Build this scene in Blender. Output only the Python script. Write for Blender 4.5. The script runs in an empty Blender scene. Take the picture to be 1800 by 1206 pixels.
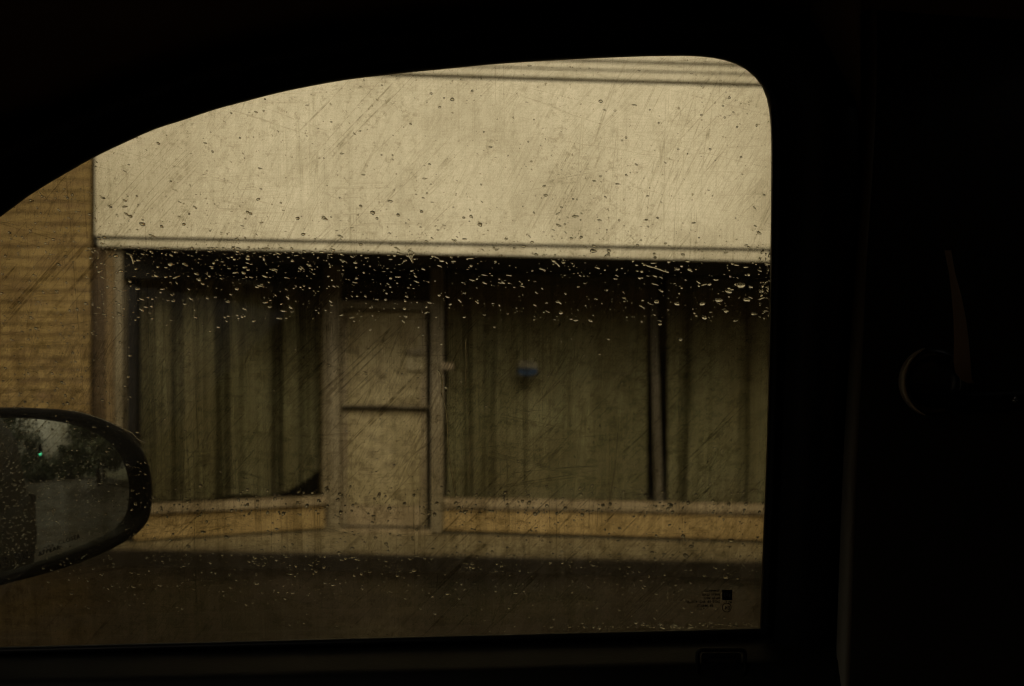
import bpy, bmesh, math, random
from mathutils import Vector, Matrix
R = math.radians
SC = bpy.context.scene
COL = SC.collection
rnd = random.Random(7)

# ------------------------------------------------------------------ camera
F = 1750.0                       # focal length in pixels of the 1800 px wide photograph
EYE = Vector((0, 0, 1.35))       # eye of the person in the seat; ground under x=0 is z=0
cam_d = bpy.data.cameras.new('camera'); cam = bpy.data.objects.new('camera', cam_d); COL.objects.link(cam)
cam.location = EYE; cam.rotation_euler = (R(90), 0, 0)
cam_d.sensor_width = 36; cam_d.lens = 35; cam_d.shift_y = 91 / 1800
cam_d.clip_start = 0.02; cam_d.clip_end = 2000
cam_d.dof.use_dof = True; cam_d.dof.focus_distance = 0.785; cam_d.dof.aperture_fstop = 7.8
SC.camera = cam

# ------------------------------------------------------------------ sky and sun (overcast, rain)
SUN_EL, SUN_AZ = R(40), R(171)
w = bpy.data.worlds.new('World'); SC.world = w; w.use_nodes = True
nt = w.node_tree; nt.nodes.clear()
sky = nt.nodes.new('ShaderNodeTexSky'); sky.sky_type = 'NISHITA'; sky.sun_disc = False
sky.sun_elevation = SUN_EL; sky.sun_rotation = SUN_AZ; sky.dust_density = 4; sky.air_density = 1.0
hs = nt.nodes.new('ShaderNodeHueSaturation'); hs.inputs['Saturation'].default_value = 0.12
mm = nt.nodes.new('ShaderNodeMix'); mm.data_type = 'RGBA'; mm.blend_type = 'MULTIPLY'
mm.inputs[0].default_value = 1; mm.inputs[7].default_value = (1.0, 0.93, 0.78, 1)
bg = nt.nodes.new('ShaderNodeBackground'); bg.inputs[1].default_value = 0.13
ow = nt.nodes.new('ShaderNodeOutputWorld')
nt.links.new(sky.outputs[0], hs.inputs['Color']); nt.links.new(hs.outputs[0], mm.inputs[6])
nt.links.new(mm.outputs[2], bg.inputs[0]); nt.links.new(bg.outputs[0], ow.inputs[0])
sd = bpy.data.lights.new('sun', 'SUN'); sd.energy = 1.25; sd.angle = R(24); sd.color = (1, 0.95, 0.86)
sun = bpy.data.objects.new('sun', sd); COL.objects.link(sun)
_d = Vector((math.sin(SUN_AZ) * math.cos(SUN_EL), math.cos(SUN_AZ) * math.cos(SUN_EL), math.sin(SUN_EL)))
sun.rotation_euler = _d.to_track_quat('Z', 'Y').to_euler(); sun.location = (0, -5, 12)
SC.view_settings.view_transform = 'Standard'; SC.view_settings.look = 'None'
SC.view_settings.gamma = 1; SC.view_settings.use_curve_mapping = False
SC.view_settings.exposure = -0.12
SC.render.engine = 'CYCLES'
cy = SC.cycles
cy.max_bounces = 9; cy.transmission_bounces = 8; cy.transparent_max_bounces = 16; cy.diffuse_bounces = 3
cy.glossy_bounces = 4; cy.caustics_refractive = False; cy.caustics_reflective = False
cy.filter_width = 1.2; cy.use_adaptive_sampling = False; cy.use_denoising = True; cy.sample_clamp_indirect = 3

# ------------------------------------------------------------------ materials
def newmat(name):
    m = bpy.data.materials.new(name); m.use_nodes = True
    return m, m.node_tree, m.node_tree.nodes['Principled BSDF']
def node(nt, typ, **kw):
    n = nt.nodes.new(typ)
    for k, v in kw.items():
        if hasattr(n, k): setattr(n, k, v)
        else: n.inputs[k].default_value = v
    return n
def mathn(nt, op, a, b=None, c=None, clamp=False):
    n = nt.nodes.new('ShaderNodeMath'); n.operation = op; n.use_clamp = clamp
    for i, v in enumerate((a, b, c)):
        if v is None: continue
        if isinstance(v, (int, float)): n.inputs[i].default_value = v
        else: nt.links.new(v, n.inputs[i])
    return n.outputs[0]
def mapping(nt, scale, rot=(0, 0, 0), loc=(0, 0, 0), src=None):
    tc = nt.nodes.new('ShaderNodeTexCoord'); mp = nt.nodes.new('ShaderNodeMapping')
    mp.inputs['Scale'].default_value = scale; mp.inputs['Rotation'].default_value = rot; mp.inputs['Location'].default_value = loc
    nt.links.new(src or tc.outputs['Object'], mp.inputs[0]); return mp.outputs[0]
def noise(nt, vec, scale=1, detail=4, rough=0.6, dist=0):
    n = nt.nodes.new('ShaderNodeTexNoise'); n.inputs['Scale'].default_value = scale
    n.inputs['Detail'].default_value = detail; n.inputs['Roughness'].default_value = rough; n.inputs['Distortion'].default_value = dist
    nt.links.new(vec, n.inputs['Vector']); return n.outputs['Fac']
def ramp(nt, fac, stops):
    r = nt.nodes.new('ShaderNodeValToRGB')
    els = r.color_ramp.elements
    while len(els) < len(stops): els.new(0.5)
    for e, (p, c) in zip(els, stops):
        e.position = p; e.color = (c, c, c, 1) if isinstance(c, (int, float)) else (*c, 1)
    nt.links.new(fac, r.inputs[0]); return r.outputs[0]
def mixc(nt, fac, a, b, mode='MIX'):
    n = nt.nodes.new('ShaderNodeMix'); n.data_type = 'RGBA'; n.blend_type = mode
    for i, v in ((0, fac), (6, a), (7, b)):
        if isinstance(v, (int, float)): n.inputs[i].default_value = v
        elif isinstance(v, tuple): n.inputs[i].default_value = (*v, 1)
        else: nt.links.new(v, n.inputs[i])
    return n.outputs[2]
def bump(nt, p, h, strength, dist=0.01):
    b = nt.nodes.new('ShaderNodeBump'); b.inputs['Strength'].default_value = strength; b.inputs['Distance'].default_value = dist
    nt.links.new(h, b.inputs['Height']); nt.links.new(b.outputs[0], p.inputs['Normal'])

def mat_mottled(name, c1, c2, scale=3, stretch=(1, 1, 1), rough=0.7, bumpk=0.2, detail=6, c3=None, s3=12):
    m, nt, p = newmat(name)
    v = mapping(nt, stretch)
    n = noise(nt, v, scale, detail)
    c = mixc(nt, ramp(nt, n, [(0.3, 0.0), (0.7, 1.0)]), c1, c2)
    if c3:
        n3 = noise(nt, v, s3, 5, 0.7)
        c = mixc(nt, ramp(nt, n3, [(0.55, 0.0), (0.72, 1.0)]), c, c3)
    nt.links.new(c, p.inputs['Base Color']); p.inputs['Roughness'].default_value = rough
    n2 = noise(nt, v, scale * 9, 4)
    bump(nt, p, n2, bumpk, 0.004)
    return m
M = {}
M['fascia'] = mat_mottled('cream_paint', (0.80, 0.755, 0.60), (0.71, 0.665, 0.52), 1.1, (1, 1, 1.4), 0.55, 0.1, 6, (0.68, 0.63, 0.49), 3.0)
M['trim'] = mat_mottled('cream_trim_paint', (0.72, 0.675, 0.53), (0.58, 0.54, 0.41), 4, (0.4, 1, 2), 0.5, 0.1)
M['groove'] = mat_mottled('dark_groove', (0.10, 0.09, 0.065), (0.05, 0.045, 0.035), 6)  # dark colour deepens the shadow inside the gaps
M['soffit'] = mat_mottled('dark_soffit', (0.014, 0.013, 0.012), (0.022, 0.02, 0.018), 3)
M['mullionpaint'] = mat_mottled('dull_mullion_paint', (0.115, 0.10, 0.068), (0.07, 0.06, 0.042), 6, (1, 1, 0.4))
M['tanwood'] = mat_mottled('tan_board', (0.24, 0.17, 0.075), (0.16, 0.11, 0.05), 4, (3, 3, 0.3), 0.7, 0.3)
M['brownwood'] = mat_mottled('brown_board', (0.12, 0.08, 0.038), (0.075, 0.05, 0.025), 4, (3, 3, 0.3), 0.7, 0.3)
M['greyframe'] = mat_mottled('weathered_frame_paint', (0.29, 0.25, 0.165), (0.19, 0.16, 0.105), 5, (2, 2, 0.5), 0.6, 0.2)
M['base'] = mat_mottled('ochre_base_panel', (0.46, 0.34, 0.16), (0.34, 0.25, 0.11), 2.0, (0.6, 1, 2), 0.75, 0.4, 6, (0.24, 0.16, 0.08), 9)
M['sill'] = mat_mottled('grey_beige_sill', (0.40, 0.33, 0.22), (0.30, 0.24, 0.15), 5, (0.3, 1, 3), 0.7, 0.2)
M['paper'] = mat_mottled('crumpled_paper', (0.46, 0.405, 0.25), (0.32, 0.27, 0.16), 5, (1, 1, 1.5), 0.8, 1.0, 8, (0.13, 0.10, 0.06), 8)
M['door'] = mat_mottled('door_paint', (0.34, 0.29, 0.19), (0.24, 0.20, 0.13), 4, (1, 1, 0.5), 0.6, 0.2, 6, (0.18, 0.13, 0.09), 8)
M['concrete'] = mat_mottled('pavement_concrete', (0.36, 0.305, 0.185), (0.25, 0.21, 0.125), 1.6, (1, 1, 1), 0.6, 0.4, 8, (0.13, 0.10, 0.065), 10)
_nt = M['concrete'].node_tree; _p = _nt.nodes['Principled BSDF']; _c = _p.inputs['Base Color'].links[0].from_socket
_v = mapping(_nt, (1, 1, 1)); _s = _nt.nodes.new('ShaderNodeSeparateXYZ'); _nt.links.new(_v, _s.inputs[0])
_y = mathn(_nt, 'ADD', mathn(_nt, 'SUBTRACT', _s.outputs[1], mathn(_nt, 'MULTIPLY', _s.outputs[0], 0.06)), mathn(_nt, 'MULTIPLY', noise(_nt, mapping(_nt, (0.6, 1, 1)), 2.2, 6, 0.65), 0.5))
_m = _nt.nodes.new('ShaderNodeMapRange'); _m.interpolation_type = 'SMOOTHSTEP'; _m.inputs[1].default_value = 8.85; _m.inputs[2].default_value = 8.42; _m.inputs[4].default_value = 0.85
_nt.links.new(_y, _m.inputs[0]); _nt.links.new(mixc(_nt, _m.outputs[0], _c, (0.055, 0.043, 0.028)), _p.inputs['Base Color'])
M['kerb'] = mat_mottled('kerb_stone', (0.030, 0.025, 0.018), (0.018, 0.015, 0.012), 3)
M['kerb'].node_tree.nodes['Principled BSDF'].inputs['Specular IOR Level'].default_value = 0.15
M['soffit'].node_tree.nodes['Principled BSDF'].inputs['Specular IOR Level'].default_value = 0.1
M['notice'] = mat_mottled('yellowed_card', (0.48, 0.43, 0.28), (0.38, 0.33, 0.21), 14)
M['roomwall'] = mat_mottled('shop_room_wall', (0.05, 0.045, 0.035), (0.035, 0.03, 0.025), 2)
M['pinkbox'] = mat_mottled('pale_box_paint', (0.32, 0.26, 0.18), (0.25, 0.20, 0.135), 4)
M['white'] = mat_mottled('faded_white_card', (0.20, 0.185, 0.13), (0.14, 0.13, 0.09), 14)
M['blue'] = mat_mottled('blue_print', (0.006, 0.036, 0.10), (0.005, 0.026, 0.075), 10)

# curtain cloth: faded vertical dye streaks
m, nt, p = newmat('faded_curtain_cloth')
v = mapping(nt, (6, 6, 0.25)); n = noise(nt, v, 1.5, 5)
v2 = mapping(nt, (1, 1, 1)); n2 = noise(nt, v2, 1.2, 3)
c = mixc(nt, ramp(nt, n, [(0.3, 0.0), (0.7, 1.0)]), (0.33, 0.35, 0.29), (0.43, 0.45, 0.37))
c = mixc(nt, ramp(nt, n2, [(0.40, 0.0), (0.68, 0.55)]), c, (0.27, 0.24, 0.18))
nt.links.new(c, p.inputs['Base Color']); p.inputs['Roughness'].default_value = 0.95
n3 = noise(nt, mapping(nt, (1, 1, 1)), 260, 2); bump(nt, p, n3, 0.2, 0.002)
M['curtain'] = m

# brick, colour varies from brick to brick
def brick_mat(name, objrandom):
    m, nt, p = newmat(name)
    if objrandom:
        oi = nt.nodes.new('ShaderNodeObjectInfo'); r = oi.outputs['Random']
        c = ramp(nt, r, [(0.0, (0.26, 0.18, 0.066)), (0.35, (0.31, 0.22, 0.084)), (0.7, (0.345, 0.248, 0.098)), (1.0, (0.275, 0.192, 0.072))])
        tc = nt.nodes.new('ShaderNodeTexCoord'); g = nt.nodes.new('ShaderNodeNewGeometry')
        mp = nt.nodes.new('ShaderNodeMapping'); nt.links.new(g.outputs['Position'], mp.inputs[0]); mp.inputs['Scale'].default_value = (0.7, 1, 4)
        n = noise(nt, mp.outputs[0], 4, 8, 0.7); c = mixc(nt, ramp(nt, n, [(0.46, 0.0), (0.70, 0.85)]), c, (0.15, 0.09, 0.045))
    else:
        b = nt.nodes.new('ShaderNodeTexBrick'); v = mapping(nt, (1, 1, 1), (R(90), 0, 0))
        nt.links.new(v, b.inputs['Vector']); b.inputs['Scale'].default_value = 1
        b.inputs['Brick Width'].default_value = 0.3; b.inputs['Row Height'].default_value = 0.1; b.inputs['Mortar Size'].default_value = 0.006
        b.inputs['Color1'].default_value = (0.46, 0.29, 0.12, 1); b.inputs['Color2'].default_value = (0.31, 0.18, 0.075, 1); b.inputs['Mortar'].default_value = (0.2, 0.15, 0.09, 1)
        c = b.outputs[0]; n = noise(nt, v, 8, 5)
    nt.links.new(c, p.inputs['Base Color']); p.inputs['Roughness'].default_value = 0.85
    bump(nt, p, n, 0.5, 0.004)
    return m
M['brick'] = brick_mat('yellow_brown_brick', True)
M['brickwall'] = brick_mat('brown_brickwork', False)
M['redbrickwall'] = M['brickwall']
M['mortar'] = mat_mottled('dirty_mortar', (0.24, 0.17, 0.075), (0.15, 0.105, 0.05), 8)

# wet asphalt: puddled film with coarse grain
m, nt, p = newmat('wet_asphalt')
v = mapping(nt, (1, 1, 1)); n = ramp(nt, noise(nt, v, 0.75, 6, 0.6), [(0.38, 0.0), (0.64, 1.0)]); n2 = noise(nt, v, 60, 4, 0.7)
c = mixc(nt, n, (0.002, 0.0016, 0.0012), (0.036, 0.026, 0.016)); c = mixc(nt, ramp(nt, n2, [(0.45, 0.0), (0.7, 0.6)]), c, (0.06, 0.048, 0.034))
nt.links.new(c, p.inputs['Base Color']); nt.links.new(ramp(nt, n, [(0.35, 0.36), (0.65, 0.55)]), p.inputs['Roughness'])
p.inputs['Specular IOR Level'].default_value = 0.45; bump(nt, p, n2, 0.25, 0.003); M['asphalt'] = m
M['earth'] = mat_mottled('ground_earth', (0.08, 0.075, 0.045), (0.05, 0.055, 0.03), 0.2)

def simple(name, c, rough=0.5, metal=0, grain=0.12, spec=0.5, gscale=300):
    m, nt, p = newmat(name)
    n = noise(nt, mapping(nt, (1, 1, 1)), gscale, 3)
    n1 = noise(nt, mapping(nt, (1, 1, 1)), 9, 4)
    col = mixc(nt, n1, tuple(x * 0.75 for x in c), tuple(min(1, x * 1.25) for x in c))
    nt.links.new(col, p.inputs['Base Color']); p.inputs['Roughness'].default_value = rough; p.inputs['Metallic'].default_value = metal
    p.inputs['Specular IOR Level'].default_value = spec
    if grain: bump(nt, p, n, grain, 0.0006)
    return m
M['rubber'] = simple('black_frame_enamel', (0.004, 0.005, 0.008), 0.45, 0, 0.1, 0.25)
M['trimplastic'] = simple('charcoal_plastic', (0.012, 0.012, 0.011), 0.6, 0, 0.4, 0.2)
M['pillar'] = simple('grey_pillar_plastic', (0.022, 0.020, 0.017), 0.6, 0, 0.4, 0.3)
M['headliner'] = simple('brown_headliner_cloth', (0.34, 0.23, 0.13), 0.95, 0, 0.6, 0.1)
M['belt'] = simple('tan_belt_webbing', (0.50, 0.38, 0.25), 0.85, 0, 0.6, 0.2, 900)
M['edgehighlight'] = simple('edge_highlight_plastic', (0.22, 0.20, 0.165), 0.6, 0, 0.4, 0.3)  # paler than the pillar plastic, for its lit edge
M['ringhighlight'] = simple('ring_highlight_plastic', (0.80, 0.70, 0.54), 0.5, 0, 0.3, 0.3)  # pale colour for the lit arc of the belt guide
M['ringplastic'] = simple('satin_ring_plastic', (0.012, 0.011, 0.01), 0.38, 0, 0.1, 0.6)
M['chrome'] = simple('dull_chrome', (0.45, 0.44, 0.42), 0.25, 1, 0)
M['housing'] = simple('black_mirror_shell', (0.004, 0.004, 0.005), 0.5, 0, 0.2, 0.15)
M['carpaint'] = simple('dark_car_paint', (0.005, 0.006, 0.007), 0.5, 0, 0, 0.12)
M['tyre'] = simple('tyre_rubber', (0.02, 0.02, 0.02), 0.8)
M['ink'] = simple('black_ink', (0.004, 0.004, 0.006), 0.7, 0, 0, 0.1)
M['inkpale'] = simple('pale_ink', (0.07, 0.07, 0.08), 0.7, 0, 0)
M['steel'] = simple('galvanised_pole', (0.16, 0.16, 0.15), 0.5, 0.6)
M['bark'] = mat_mottled('bark', (0.06, 0.05, 0.035), (0.03, 0.025, 0.018), 6, (3, 3, 0.6), 0.9, 0.7)
for nm, a, b in (('leaf_dark', (0.028, 0.045, 0.020), (0.055, 0.075, 0.030)), ('leaf_olive', (0.045, 0.060, 0.026), (0.085, 0.095, 0.040))):
    m, nt, p = newmat(nm); g = nt.nodes.new('ShaderNodeNewGeometry')
    c = mixc(nt, g.outputs['Random Per Island'], a, b)
    nt.links.new(c, p.inputs['Base Color']); p.inputs['Roughness'].default_value = 0.6; M[nm] = m

# silvered mirror glass
m, nt, p = newmat('silvered_mirror'); p.inputs['Metallic'].default_value = 1
v = mapping(nt, (1, 1, 1)); n = noise(nt, v, 40, 6, 0.75)
c = mixc(nt, ramp(nt, n, [(0.35, 0.0), (0.75, 1.0)]), (0.93, 1.0, 0.95), (0.80, 0.87, 0.82))
nt.links.new(c, p.inputs['Base Color']); p.inputs['Roughness'].default_value = 0.015; M['mirror'] = m
# water drops
m = bpy.data.materials.new('rain_water'); m.use_nodes = True; nt = m.node_tree; nt.nodes.clear()
g = nt.nodes.new('ShaderNodeBsdfGlass'); g.inputs['IOR'].default_value = 1.33; g.inputs['Roughness'].default_value = 0.0
g.inputs['Color'].default_value = (0.97, 0.97, 0.94, 1)
o = nt.nodes.new('ShaderNodeOutputMaterial'); nt.links.new(g.outputs[0], o.inputs[0]); M['water'] = m
# clear shop glass
def pane_mat(name, tint, refl=1.0):
    m = bpy.data.materials.new(name); m.use_nodes = True; nt = m.node_tree; nt.nodes.clear()
    t = nt.nodes.new('ShaderNodeBsdfTransparent'); t.inputs[0].default_value = (*tint, 1)
    g = nt.nodes.new('ShaderNodeBsdfGlossy'); g.inputs['Roughness'].default_value = 0.02
    f = nt.nodes.new('ShaderNodeFresnel'); f.inputs[0].default_value = 1.45
    x = nt.nodes.new('ShaderNodeMixShader'); o = nt.nodes.new('ShaderNodeOutputMaterial')
    nt.links.new(mathn(nt, 'MULTIPLY', f.outputs[0], refl), x.inputs[0]); nt.links.new(t.outputs[0], x.inputs[1]); nt.links.new(g.outputs[0], x.inputs[2]); nt.links.new(x.outputs[0], o.inputs[0])
    return m, nt, t, x, o
M['shopglass'] = pane_mat('dusty_shop_glass', (0.86, 0.84, 0.76), 0.55)[0]
M['carglass_clear'] = pane_mat('clear_car_glass', (0.97, 0.95, 0.86))[0]

# scratched, stained inner face of the car window (local x along the glass, y up it, metres)
m, nt, tr, mx, out = pane_mat('scratched_car_glass', (0.97, 0.93, 0.80))
def lines(angle, along, across, width, off, mask_scale, lo, hi, warp=0.0):
    """hairline scratches: contour lines of a noise stretched hard along one direction"""
    v = mapping(nt, (along, across, 1), (0, 0, 0), (off, off * 0.7, off * 0.3), src=mapping(nt, (1, 1, 1), (0, 0, R(-angle))))
    n = noise(nt, v, 1, 1.5, 0.5)
    d = mathn(nt, 'ABSOLUTE', mathn(nt, 'SUBTRACT', n, 0.5))
    ln = mathn(nt, 'SUBTRACT', 1, mathn(nt, 'DIVIDE', d, width, clamp=True), clamp=True)
    # ragged breaks along each scratch, and patches with many or none
    br = noise(nt, mapping(nt, (1, 1, 1), (0, 0, 0), (off, 3, off)), 160, 3, 0.7)
    ln = mathn(nt, 'MULTIPLY', ln, ramp(nt, br, [(0.36, 0.25), (0.62, 1.0)]))
    mk = noise(nt, mapping(nt, (1, 1, 1), (0, 0, 0), (off * 2, off, 1)), mask_scale, 3, 0.6)
    return mathn(nt, 'MULTIPLY', ln, ramp(nt, mk, [(lo, 0.0), (hi, 1.0)]))
SCR = [(62, 2.2, 240, 0.030, 3.1, 7, 0.42, 0.62, 0.46), (58, 3.0, 330, 0.035, 9.7, 9, 0.46, 0.66, 0.32), (66, 1.6, 120, 0.010, 13.7, 5, 0.44, 0.58, 0.55),
       (44, 2.5, 210, 0.030, 17.3, 6, 0.46, 0.60, 0.62), (46, 2.0, 90, 0.010, 19.3, 5, 0.42, 0.56, 0.75), (90, 2.0, 230, 0.026, 23.9, 8, 0.40, 0.60, 0.46), (88, 1.4, 60, 0.006, 27.9, 5, 0.42, 0.56, 0.6),
       (2, 3.0, 260, 0.024, 31.3, 10, 0.44, 0.62, 0.36), (-14, 2.0, 60, 0.006, 41.7, 5, 0.46, 0.60, 0.55), (72, 1.2, 50, 0.006, 51.7, 5, 0.46, 0.60, 0.55), (8, 1.6, 40, 0.005, 61.7, 5, 0.48, 0.60, 0.6)]
tot = None
for (an, al, ac, wd, of, ms, lo, hi, st) in SCR:
    s = mathn(nt, 'MULTIPLY', lines(an, al, ac, wd, of, ms, lo, hi), st)
    tot = s if tot is None else mathn(nt, 'MAXIMUM', tot, s)
base = mapping(nt, (1, 1, 1))
weave = mathn(nt, 'MULTIPLY', ramp(nt, noise(nt, mapping(nt, (60, 900, 1)), 1, 3, 0.7), [(0.35, 0.0), (0.8, 1.0)]), 0.10)
weave2 = mathn(nt, 'MULTIPLY', ramp(nt, noise(nt, mapping(nt, (900, 50, 1)), 1, 3, 0.7), [(0.35, 0.0), (0.8, 1.0)]), 0.09)
grain = mathn(nt, 'MULTIPLY', ramp(nt, noise(nt, base, 900, 3, 0.8), [(0.35, 0.0), (0.75, 1.0)]), 0.17)
blot = mathn(nt, 'MULTIPLY', ramp(nt, noise(nt, base, 26, 7, 0.72, 0.6), [(0.50, 0.0), (0.68, 1.0)]), 0.14)
big = mathn(nt, 'MULTIPLY', ramp(nt, noise(nt, base, 6, 5, 0.6), [(0.36, 0.0), (0.66, 1.0)]), 0.20)
dot = mathn(nt, 'MULTIPLY', ramp(nt, noise(nt, base, 330, 2, 0.5), [(0.70, 0.0), (0.74, 1.0)]), 0.45)
sp0 = nt.nodes.new('ShaderNodeSeparateXYZ'); nt.links.new(base, sp0.inputs[0])
mr0 = nt.nodes.new('ShaderNodeMapRange'); nt.links.new(mathn(nt, 'ADD', sp0.outputs[1], mathn(nt, 'MULTIPLY', sp0.outputs[0], 0.45)), mr0.inputs[0])
for i_, v_ in ((1, 0.12), (2, 0.0), (3, 0.62), (4, 1.0)): mr0.inputs[i_].default_value = v_
tm = mathn(nt, 'SUBTRACT', 1, mathn(nt, 'MULTIPLY', tot, mr0.outputs[0]))
# road splash in ragged runs low on the glass, with painted light falloff
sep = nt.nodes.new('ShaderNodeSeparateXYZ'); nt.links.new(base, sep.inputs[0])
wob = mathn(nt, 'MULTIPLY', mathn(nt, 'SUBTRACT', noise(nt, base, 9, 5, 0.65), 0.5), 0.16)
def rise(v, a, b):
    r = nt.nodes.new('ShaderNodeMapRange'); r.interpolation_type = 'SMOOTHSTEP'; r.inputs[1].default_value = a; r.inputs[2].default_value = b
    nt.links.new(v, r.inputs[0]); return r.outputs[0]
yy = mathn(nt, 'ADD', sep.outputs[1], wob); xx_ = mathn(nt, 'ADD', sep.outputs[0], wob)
low = mathn(nt, 'MULTIPLY', rise(yy, 0.06, -0.16), 0.38)  # splash plus painted shade, dimming the whole lower half
left = mathn(nt, 'MULTIPLY', rise(xx_, -0.02, -0.27), 0.27)  # light falloff towards the left, painted into the tint
right = mathn(nt, 'MULTIPLY', rise(xx_, 0.26, 0.36), 0.28)  # vignette along the right edge, painted into the tint
run = mathn(nt, 'MULTIPLY', mathn(nt, 'MULTIPLY', ramp(nt, noise(nt, mapping(nt, (70, 5, 1), (0, 0, 0), (5, 2, 0)), 1, 6, 0.7), [(0.42, 0.0), (0.68, 1.0)]), rise(sep.outputs[1], 0.14, 0.02)), 0.34)
speck = mathn(nt, 'MULTIPLY', mathn(nt, 'MULTIPLY', ramp(nt, noise(nt, base, 210, 5, 0.75), [(0.54, 0.0), (0.64, 1.0)]), rise(noise(nt, mapping(nt, (1, 1, 1), (0, 0, 0), (4, 9, 0)), 8, 3), 0.40, 0.58)), 0.24)
speck2 = mathn(nt, 'MULTIPLY', mathn(nt, 'MULTIPLY', ramp(nt, noise(nt, mapping(nt, (1, 1.4, 1), (0, 0, 0), (7, 1, 0)), 75, 7, 0.75), [(0.50, 0.0), (0.64, 1.0)]), rise(yy, 0.10, 0.0)), 0.30)
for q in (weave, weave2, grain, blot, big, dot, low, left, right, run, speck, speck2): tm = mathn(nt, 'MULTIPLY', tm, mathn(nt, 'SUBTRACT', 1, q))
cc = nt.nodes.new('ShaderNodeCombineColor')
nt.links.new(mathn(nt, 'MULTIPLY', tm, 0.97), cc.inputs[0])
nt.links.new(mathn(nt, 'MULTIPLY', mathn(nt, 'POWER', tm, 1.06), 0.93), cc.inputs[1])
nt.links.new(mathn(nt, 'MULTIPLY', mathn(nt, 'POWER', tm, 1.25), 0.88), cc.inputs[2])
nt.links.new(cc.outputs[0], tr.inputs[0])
# grime and painted falloff together scatter a little light
df = nt.nodes.new('ShaderNodeBsdfTranslucent'); df.inputs[0].default_value = (0.50, 0.42, 0.27, 1)
m2 = nt.nodes.new('ShaderNodeMixShader')
nt.links.new(mathn(nt, 'MULTIPLY', mathn(nt, 'SUBTRACT', 1, tm), 0.035), m2.inputs[0])
nt.links.new(mx.outputs[0], m2.inputs[1]); nt.links.new(df.outputs[0], m2.inputs[2]); nt.links.new(m2.outputs[0], out.inputs[0])
M['scratched'] = m

# ------------------------------------------------------------------ helpers
def link(name, me, mats=(), parent=None, smooth=False):
    o = bpy.data.objects.new(name, me); COL.objects.link(o)
    for k in (mats if isinstance(mats, (list, tuple)) else [mats]): me.materials.append(M[k])
    if smooth:
        for f in me.polygons: f.use_smooth = True
    if parent is not None: o.parent = parent; o.matrix_parent_inverse = parent.matrix_world.inverted()
    return o
def mesh(name, vs, fs, mats=(), parent=None, smooth=False):
    me = bpy.data.meshes.new(name); me.from_pydata([tuple(v) for v in vs], [], fs); me.update()
    bm = bmesh.new(); bm.from_mesh(me); bmesh.ops.recalc_face_normals(bm, faces=bm.faces); bm.to_mesh(me); bm.free()
    return link(name, me, mats, parent, smooth)
def thing(name, label, cat, loc=(0, 0, 0), group=None):
    o = bpy.data.objects.new(name, None); COL.objects.link(o); o.location = loc; o.empty_display_size = 0.1
    o.matrix_world = Matrix.Translation(loc)
    o['label'] = label; o['category'] = cat
    if group: o['group'] = group
    return o
def tag(o, label, cat, group=None, kind=None):
    o['label'] = label; o['category'] = cat
    if group: o['group'] = group
    if kind: o['kind'] = kind
    return o
def structure(o): o['kind'] = 'structure'; return o
def ray(px, py): return Vector(((px - 900) / F, 1, (694 - py) / F))
class Plane:
    """upright plane through two ground points; off > 0 comes towards the street"""
    def __init__(s, a, b):
        s.a = Vector((*a, 0)); s.t = (Vector((*b, 0)) - s.a).normalized(); s.n = Vector((s.t.y, -s.t.x, 0))
        if s.n.y > 0: s.n = -s.n
    def pt(s, px, py, off=0.0):
        d = ray(px, py); t = (s.a - EYE + s.n * off).dot(s.n) / d.dot(s.n)
        return EYE + d * t
def prism(name, pl, poly, off, depth, mat, parent=None, bevel=0.0):
    fr = [pl.pt(x, y, off) for x, y in poly]; bk = [v - pl.n * depth for v in fr]; n = len(poly)
    fs = [tuple(range(n)), tuple(range(2 * n - 1, n - 1, -1))] + [(i, (i + 1) % n, n + (i + 1) % n, n + i) for i in range(n)]
    o = mesh(name, fr + bk, fs, mat, parent)
    if bevel: bev(o, bevel)
    return o
def bev(o, w, seg=2):
    bm = bmesh.new(); bm.from_mesh(o.data)
    bmesh.ops.bevel(bm, geom=list(bm.edges), offset=w, segments=seg, affect='EDGES', clamp_overlap=True)
    bm.to_mesh(o.data); bm.free()
def box(name, lo, hi, mat, parent=None, bevel=0.0):
    x0, y0, z0 = lo; x1, y1, z1 = hi
    vs = [(x, y, z) for z in (z0, z1) for y in (y0, y1) for x in (x0, x1)]
    o = mesh(name, vs, [(0, 2, 3, 1), (4, 5, 7, 6), (0, 1, 5, 4), (2, 6, 7, 3), (0, 4, 6, 2), (1, 3, 7, 5)], mat, parent)
    if bevel: bev(o, bevel)
    return o
def loft(name, rows, mat, parent=None, closed=False, smooth=True):
    n = len(rows[0]); vs = [v for r in rows for v in r]; fs = []
    for i in range(len(rows) - 1):
        for j in range(n if closed else n - 1):
            k = (j + 1) % n; fs.append((i * n + j, i * n + k, (i + 1) * n + k, (i + 1) * n + j))
    return mesh(name, vs, fs, mat, parent, smooth)
def tube(name, pts, radii, mat, parent=None, seg=8):
    rows = []
    for i, pnt in enumerate(pts):
        pnt = Vector(pnt); a = Vector(pts[max(0, i - 1)]); b = Vector(pts[min(len(pts) - 1, i + 1)])
        d = (b - a).normalized(); s = d.orthogonal().normalized(); q = d.cross(s)
        rows.append([pnt + (s * math.cos(2 * math.pi * k / seg) + q * math.sin(2 * math.pi * k / seg)) * radii[i] for k in range(seg)])
    o = loft(name, rows, mat, parent, closed=True)
    return o
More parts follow.
